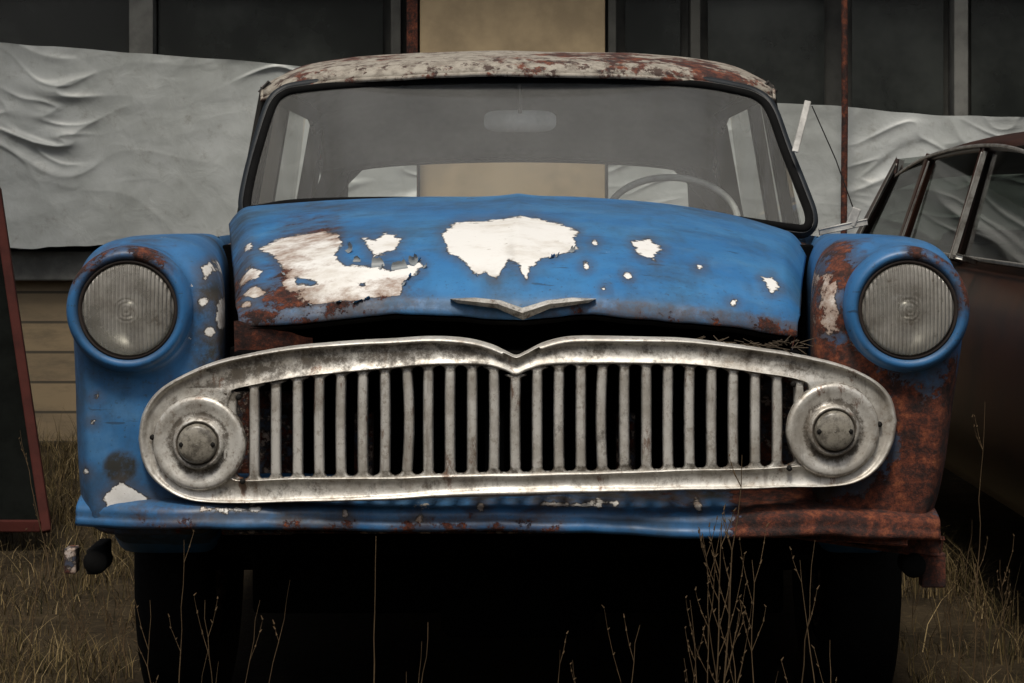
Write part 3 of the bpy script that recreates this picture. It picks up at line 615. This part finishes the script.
PG=glass("tinted_glass",.02,(.1,.1,.09),(.30,.33,.31),speck=0)
q=M("dull_chrome"); CHR=q.set(col=q.mix(q.rng(q.noise(15,6,.7),.4,.7),(.42,.41,.38),(.15,.13,.11)),metal=.7,rough=.4)
for sg in (-1,1):
    X0,X1=CX+sg*.775,CX+sg*.68; Zr=1.195
    pil=[(1.05,1.72,.05),(2.48,2.5,.045),(3.48,3.42,.05),(4.45,4.08,.08)]
    for k,(yb,yt,w_) in enumerate(pil):
        beam("car_pillar_%d%d"%(sg+1,k),(X0,yb,.88),(X1,yt,Zr-(.03 if k==3 else 0)),w_,.03,PB_,pc)
        if k<2: beam("frame_trim_%d%d"%(sg+1,k),(X0+sg*.018,yb-.03,.885),(X1+sg*.018,yt-.03,Zr-.01),.03,.008,CHR,pc,bev=.002)
        if k>1: beam("frame_trim_b_%d%d"%(sg+1,k),(X0+sg*.018,yb-.055-.01*k,.885),(X1+sg*.018,yt-.055,Zr-.02),.010,.006,CHR,pc,bev=.002)
    for k in range(3):
        mesh("side_glass_%d%d"%(sg+1,k),[(X0,pil[k][0],.88),(X0,pil[k+1][0],.88),(X1,pil[k+1][1],Zr),(X1,pil[k][1],Zr)],[(0,1,2,3)],PG,pc,False)
    beam("belt_trim_%d"%(sg+1),(X0+sg*.012,1.0,.888),(X0+sg*.012,4.45,.898),.010,.012,CHR,pc,bev=.002)
    tubes("drip_rail_%d"%(sg+1),[([proof(0 if sg<0 else 1,k/20)+Vector((sg*.004,0,.0)) for k in range(21)],.006)],CHR,pc)
    beam("mirror_arm_%d"%(sg+1),(CX+sg*.80,2.10,.885),(CX+sg*.86,1.98,.90),.02,.012,CHR,pc,bev=.003)
    for j,y in enumerate((.85,4.0)): lathe("car_tyre_%d%d"%(sg+1,j),[(.0005,-.07),(.17,-.06),(.2,-.09),(.28,-.09),(.30,-.07),(.305,0),(.30,.07),(.28,.09),(.2,.09),(.17,.06),(.0005,.07)],(CX+sg*.72,y,.295),'X',40,RUBBER,pc)
    for k,y in enumerate((2.47,3.47)): box("car_door_gap_%d%d"%(sg+1,k),(CX+sg*.84-.003,y,.36),(CX+sg*.84+.003,y+.006,.76),BLACK,pc,0)
mesh("car_windscreen",[(CX-.75,1.0,.88),(CX+.75,1.0,.88),(CX+.66,1.72,1.2),(CX-.66,1.72,1.2)],[(0,1,2,3)],PG,pc)
mesh("car_rear_window",[(CX-.75,4.5,.88),(CX+.75,4.5,.88),(CX+.66,4.1,1.18),(CX-.66,4.1,1.18)],[(0,1,2,3)],PG,pc)
box("car_seats",(CX-.6,2.4,.4),(CX+.6,2.55,.95),INT,pc,.04); box("car_rear_seats",(CX-.6,3.6,.4),(CX+.6,3.75,.95),INT,pc,.04)

# ================================================================== SETTING
q=M("dirt_ground"); c=q.mix(q.rng(q.noise(3,6,.7),.35,.7),(.044,.033,.020),(.018,.014,.009)); c=q.mix(q.rng(q.noise(40,6,.7),.5,.7,0,.6),c,(.09,.066,.036)); c=q.mix(q.math('MULTIPLY',q.attr('under_car_shade'),.92),c,(.004,.0035,.003)); q.bump(q.noise(25,6,.7),.7,.02); GM=q.set(col=c,rough=.95,spec=.05)
def gnd(x,y): return .025*fr(x*.9,y*.9,3,4)*(1 if abs(x)<8 and abs(y)<10 else .0)
vs=[];fs=[]; xs=list(np.linspace(-8,8,120)); ys=list(np.linspace(-9,9,120)); xs=[-900,-200,-40]+xs+[40,200,900]; ys=[-900,-200,-40]+ys+[40,200,900]
under_car_shade=[]  # shade beneath the car, painted into the soil colour
for y in ys:
    for x in xs: vs.append((x,y,gnd(x,y)-(.012 if abs(x)<8 else 0))); under_car_shade.append(float(np.clip((.95-abs(x))/.3,0,1)*np.clip((y+.2)/.4,0,1)*np.clip((4.2-y)/.5,0,1)))
nx=len(xs)
for j in range(len(ys)-1):
    for i in range(nx-1): a=j*nx+i; fs.append((a,a+1,a+nx+1,a+nx))
go_=mesh("ground",vs,fs,GM); setattr_f(go_,'under_car_shade',under_car_shade)
# building
bd=empty("workshop_building"); WY=6.0
q=M("plank_wall"); wv=q.n("ShaderNodeTexBrick"); mpn=q.n("ShaderNodeMapping"); mpn.inputs["Rotation"].default_value=(math.radians(-90),0,0); q.t.links.new(q.co,mpn.inputs[0]); q.t.links.new(mpn.outputs[0],wv.inputs[0])
wv.inputs["Color1"].default_value=(.33,.245,.14,1); wv.inputs["Color2"].default_value=(.24,.18,.11,1); wv.inputs["Mortar"].default_value=(.08,.065,.045,1)
wv.inputs["Scale"].default_value=1; wv.inputs["Brick Width"].default_value=2.6; wv.inputs["Row Height"].default_value=.13; wv.inputs["Mortar Size"].default_value=.006
c=q.mix(q.rng(q.noise(5,6,.7,stretch=(.4,1,1.5)),.42,.75,0,.8),wv.outputs[0],(.07,.06,.045)); q.bump(q.math('ADD',wv.outputs[1],q.noise(20,6,.6)),-.3,.01); BR=q.set(col=c,rough=.9)
TAN=simple("tan_board",(.42,.32,.19),.8,var=.3,sc=4); FRM=simple("window_frame_paint",(.06,.06,.052),.7)
q=M("dark_window_glass"); q.bump(q.noise(.9,2,.5),.12,.05); WG=q.set(col=q.mix(q.rng(q.noise(1.3,5,.65),.4,.65),(.012,.014,.013),(.045,.05,.045)),rough=.14,spec=.8)
GREY=simple("grey_sill",(.17,.17,.155),.8,var=.5,sc=6)
box("plinth_wall",(-8,WY,-.1),(8,WY+.3,.70),BR,bd,0)
box("sill",(-8,WY-.07,.702),(-.38,WY+.3,.83),GREY,bd,.008); box("sill_b",(.40,WY-.07,.702),(8,WY+.3,.83),GREY,bd,.008)
mx_=lambda u:(u-518)/230.6
box("upper_wall_core",(-8,WY+.12,.832),(8,WY+.3,3.6),FRM,bd,0)
box("door_board",(mx_(420),WY-.02,.0),(mx_(605),WY+.119,2.6),TAN,bd,.004)
box("lintel",(-8,WY-.05,2.602),(8,WY+.11,3.6),GREY,bd,0)
posts=[(-1400,14),(-1000,14),(-600,14),(-200,14),(142,24),(396,10),(612,8),(695,10),(960,14),(1300,14),(1700,14),(2100,14)]
for k,(u,w_) in enumerate(posts): box("mullion_%d"%k,(mx_(u-w_/2),WY-.03,.832),(mx_(u+w_/2),WY+.118,2.6),GREY if w_>12 else FRM,bd,.004)
box("door_jamb",(mx_(407),WY-.04,.0),(mx_(418),WY+.118,2.6),RUST,bd,.003)
us=[(-1400,-1000),(-1000,-600),(-600,-200),(-200,142),(142,396),(612,695),(695,840),(840,960),(960,1300),(1300,1700),(1700,2100)]
for k,(a,b) in enumerate(us):
    box("window_pane_%d"%k,(mx_(a+14),WY+.06,.9),(mx_(b-14),WY+.075,2.55),WG,bd,0)
    box("transom_%d"%k,(mx_(a+14),WY+.03,1.93),(mx_(b-14),WY+.058,1.98),FRM,bd,.002)
q=M("corrugated_eaves"); EV=q.set(col=(.06,.055,.05),rough=.9)
box("added_eaves",(-8,WY-.75,3.05),(8,WY+.6,3.15),EV,bd,.01)  # unseen overhang, added to shade the upper wall
box("pitched_roof",(-8,WY-.2,3.2),(8,WY+6,3.4),EV,bd,.01)
tubes("rusty_pole",[([(mx_(843)*.965,WY-.32,-.05),(mx_(846)*.965,WY-.32,1.4),(mx_(845)*.965,WY-.32,3.04)],.014)],RUST)
# hanging plastic sheeting
q=M("dirty_white_sheeting"); c=q.mix(q.rng(q.noise(2.2,6,.65),.35,.7),(.44,.46,.45),(.30,.315,.30)); c=q.mix(q.rng(q.noise(12,6,.75),.54,.75,0,.5),c,(.17,.16,.13)); q.bump(q.noise(9,5,.5,.6),.3,.02); SH=q.set(col=c,rough=.42,spec=.45)
def sheet(name,u0,u1,zt0,zt1,zb0,zb1,seed,nx=420):
    def fn(u,v):
        x=mx_(u0+(u1-u0)*u); zt=zt0+(zt1-zt0)*u+.012*fr(x*2,seed,0,3); zb=zb0+(zb1-zb0)*u+.02*fr(x*3,seed+4,0,3); z=zb+(zt-zb)*v
        wx=x*1.1+.3*fr(x*.8,z*1.2,seed,2); wz=z*3.6+1.0*fr(x*1.1,z*1.0,seed+2,2)
        r1=max(0,1-abs(fr(wx,wz,seed+9,2))*2.4)**2.4
        amp=max(.06,min(1,.22+1.7*fr(x*1.1,z*1.4,seed+20,2)))
        r2=max(0,1-abs(fr(wx*2.4+5,wz*2.0,seed,2))*2.8)**2.8
        y=WY-.12-.034*amp*r1-.012*r2*amp-.03*fr(x*.8,z*.7,seed+5,2)-.004*fr(x*5,z*7,seed,2)-.02*(1-v)
        return Vector((x,y,z))
    return grid(name,fn,nx,170,SH)
Zw=lambda y:CH-(y-200)/230.6
sheet("plastic_sheeting",-500,418,Zw(3),Zw(77),Zw(248),Zw(245),1,640)
sheet("plastic_sheeting",607,1500,Zw(94),Zw(150),Zw(262),Zw(262),8,560)
# leaning old frame at left
lf=empty("leaning_window_frame"); FR=simple("red_oxide_frame",(.06,.013,.009),.8,spec=.2)
a=Vector(px_to_world(47,532,2.9)); b=Vector(px_to_world(-4,188,3.3)); a.z=max(a.z,.03); wv2=Vector((-.75,.0,.02))
beam("stile",a,b,.03,.03,FR,lf,side=(1,0,0)); beam("stile_b",a+wv2,b+wv2,.03,.03,FR,lf,side=(1,0,0)); beam("rail",a+Vector((-.018,0,.018)),a+wv2,.035,.028,FR,lf,side=(0,0,1)); beam("rail_b",b+Vector((-.018,0,-.02)),b+wv2+Vector((.018,0,-.02)),.035,.028,FR,lf,side=(0,0,1))
gq=Vector((0,.004,0)); mesh("pane",[a+gq,b+gq,b+wv2+gq,a+wv2+gq],[(0,1,2,3)],simple("grimy_pane",(.007,.008,.007),.9,spec=.03),lf,False)

# grass ------------------------------------------------------------
q=M("dry_grass"); tn=q.attr('tone'); GR=q.set(col=q.ramp(tn,[(0,(.014,.014,.006)),(.3,(.045,.036,.015)),(.65,(.13,.092,.042)),(1,(.28,.21,.11))]),rough=.9,spec=.1)
vs=[];fs=[];tone=[]
def blade(x,y,z,h,wd,lean,az,tn):
    b=len(vs); dx,dy=math.cos(az),math.sin(az); px,py=-dy,dx
    for k,t in enumerate((0,.4,.75,1)):
        o=lean*t*t; ww=wd*(1-t*.85)/2; zz=z+h*t*(1-.25*lean/h*t)
        for s in (-1,1): vs.append((x+dx*o+px*ww*s,y+dy*o+py*ww*s,zz)); tone.append(tn)
    for k in range(3): i=b+2*k; fs.append((i,i+1,i+3,i+2))
def add(n,x0,x1,y0,y1,hs,cl=1.0):
    c=0
    while c<n:
        x=random.uniform(x0,x1); y=random.uniform(y0,y1)
        den=.5+.9*fr(x*1.6,y*1.6,5,3)
        if random.random()>den: continue
        if abs(x)<.86 and .05<y<4.2: continue
        if 1.25<x<2.8 and .2<y<5: continue
        c+=1; h=random.uniform(.4,1.2)*hs*(.6+den*.7)
        blade(x,y,gnd(x,y)-.015,h,random.uniform(.0015,.004),random.uniform(.3,1.2)*h,random.uniform(0,6.28),min(1,max(0,random.gauss(.5,.25))))
add(22000,-3.2,-.75,.3,5.9,.085); add(12000,.75,3.2,.3,5.9,.09); add(3500,-3,3,-1.0,.4,.12); add(7000,-8,8,-6,6,.12)
add(900,-2.6,-.9,2.0,5.8,.2); add(700,.85,1.25,1,5.8,.2)
go=mesh("dry_grass",vs,fs,GR,None,False); setattr_f(go,'tone',tone)
# weeds
W=[];WT=simple("dry_weed_stem",(.10,.068,.038),.9,spec=.1)
def weed(u,vt,Y,lean=0,br=6,th=.0018,arch=0):
    top=px_to_world(u,vt,Y); base=Vector((top.x-lean,Y+random.uniform(-.05,.05),-.02)); pts=[];rad=[]
    for i in range(13):
        t=i/12; p=base.lerp(top,t); p.x+=arch*math.sin(t*3.14)+.006*fr(t*5,u,0,3); p.y+=.02*fr(t*3,u,5,2); pts.append(p); rad.append(th*(1-.75*t))
    W.append((pts,rad))
    for k in range(br):
        i=random.randint(5,11); o=pts[i]; L=random.uniform(.02,.075); sgn=random.choice((-1,1)); dz=random.uniform(.9,2.0)
        bp_=[o+Vector((sgn*L*t*.55*(1-.3*t),random.uniform(-.2,.2)*L*t,L*t*dz)) for t in (0,.35,.7,1)]; W.append((bp_,[th*.4,th*.35,th*.28,th*.15]))
        for t in bp_[1:]: W.append(([t,t+Vector((random.uniform(-.005,.005),0,random.uniform(.003,.008)))],[.0016,.0006]))
weed(376,536,-.3,.01,0,.0022); weed(428,622,-.2,.03,1); weed(184,540,-.1,.02,2); weed(150,600,0,.0,3); weed(205,600,-.15,-.03,2)
weed(702,532,-.25,-.05,5); weed(722,520,-.3,.02,7,.0022); weed(742,455,-.28,.05,8,.0024); weed(752,560,-.2,.0,5); weed(690,600,-.3,-.04,3); weed(728,590,-.2,-.03,6); weed(715,560,-.22,.03,5)
weed(800,560,-.2,-.05,2); weed(815,540,-.3,.04,1); weed(640,625,-.3,.06,2); weed(830,640,-.2,.0,3); weed(560,650,-.3,.02,1)
weed(290,580,-.2,.16,1,.0012,.03); weed(260,600,-.25,.12,1,.0012,.02); weed(985,402,.9,.03,3,.002); weed(972,520,.7,.03,5); weed(1000,560,.6,-.03,4); weed(950,600,.3,0,4)
weed(40,560,1.2,.02,5); weed(75,600,.8,.0,5); weed(15,600,1.0,.05,4); weed(110,620,.5,-.02,5); weed(20,430,2.2,-.1,3); weed(60,470,2.4,.05,3)
for i in range(26): weed(random.choice([random.uniform(-10,130),random.uniform(900,1030)]),random.uniform(560,660),random.uniform(.3,1.4),random.uniform(-.06,.06),4,.0014)
for i in range(9): weed(random.uniform(140,880),random.uniform(640,675),random.uniform(-.35,.0),random.uniform(-.06,.06),1,.0012)
tubes("dry_weeds",W,WT,None,res=1)

# trees: a belt behind the photographer and two unseen trees added to shade the yard sides
FOL=simple("foliage",(.05,.07,.03),.8)
vs=[];fs=[]
for tr in range(28):
    x=-36+tr*2.7+random.uniform(-1,1); y=-20+random.uniform(-3,3); H=random.uniform(8,11)
    for c_ in range(28):
        cx,cy,cz=x+random.gauss(0,1.3),y+random.gauss(0,1),random.uniform(.6,H)
        for k in range(22):
            p=Vector((cx+random.gauss(0,.55),cy+random.gauss(0,.5),max(.05,cz+random.gauss(0,.5)))); b=len(vs)
            for e in range(3): vs.append(p+Vector((random.uniform(-.4,.4),random.uniform(-.4,.4),random.uniform(-.4,.4))))
            fs.append((b,b+1,b+2))
mesh("tree_belt",vs,fs,FOL,None,False)
def added_tree(x,y,cx,cy,cz,rx,ry,rz,seed):
    rnd=random.Random(seed); t=empty("added_shade_tree")
    L=[([(x,y,-.1),(x+.05,y,1.5),((x+cx)/2,(y+cy)/2,3.2),(cx,cy,cz)],[.16,.13,.10,.04])]
    vs=[];fs=[]
    for c_ in range(60):
        a=Vector((rnd.gauss(0,1),rnd.gauss(0,1),rnd.gauss(0,1))).normalized()*rnd.random()**.4
        c=Vector((cx+a.x*rx,cy+a.y*ry,cz+a.z*rz)); 
        if c_%5==0: L.append(([((x+cx)/2,(y+cy)/2,3.2),((x+cx)/4+c.x/2,(y+cy)/4+c.y/2,c.z*.5+1.9),tuple(c)],[.06,.035,.01]))
        for k in range(70):
            p=c+Vector((rnd.gauss(0,.3),rnd.gauss(0,.3),rnd.gauss(0,.22))); b=len(vs)
            for e in range(3): vs.append(p+Vector((rnd.uniform(-.1,.1),rnd.uniform(-.1,.1),rnd.uniform(-.08,.08))))
            fs.append((b,b+1,b+2))
    tubes("trunk_and_limbs",L,simple("bark",(.06,.045,.035),.9),t,res=2); mesh("crown",vs,fs,FOL,t,False)
added_tree(-4.2,1.6,-3.5,1.2,5.6,1.8,3.2,1.2,1); added_tree(4.4,1.4,3.6,1.0,5.6,1.8,3.2,1.2,2)
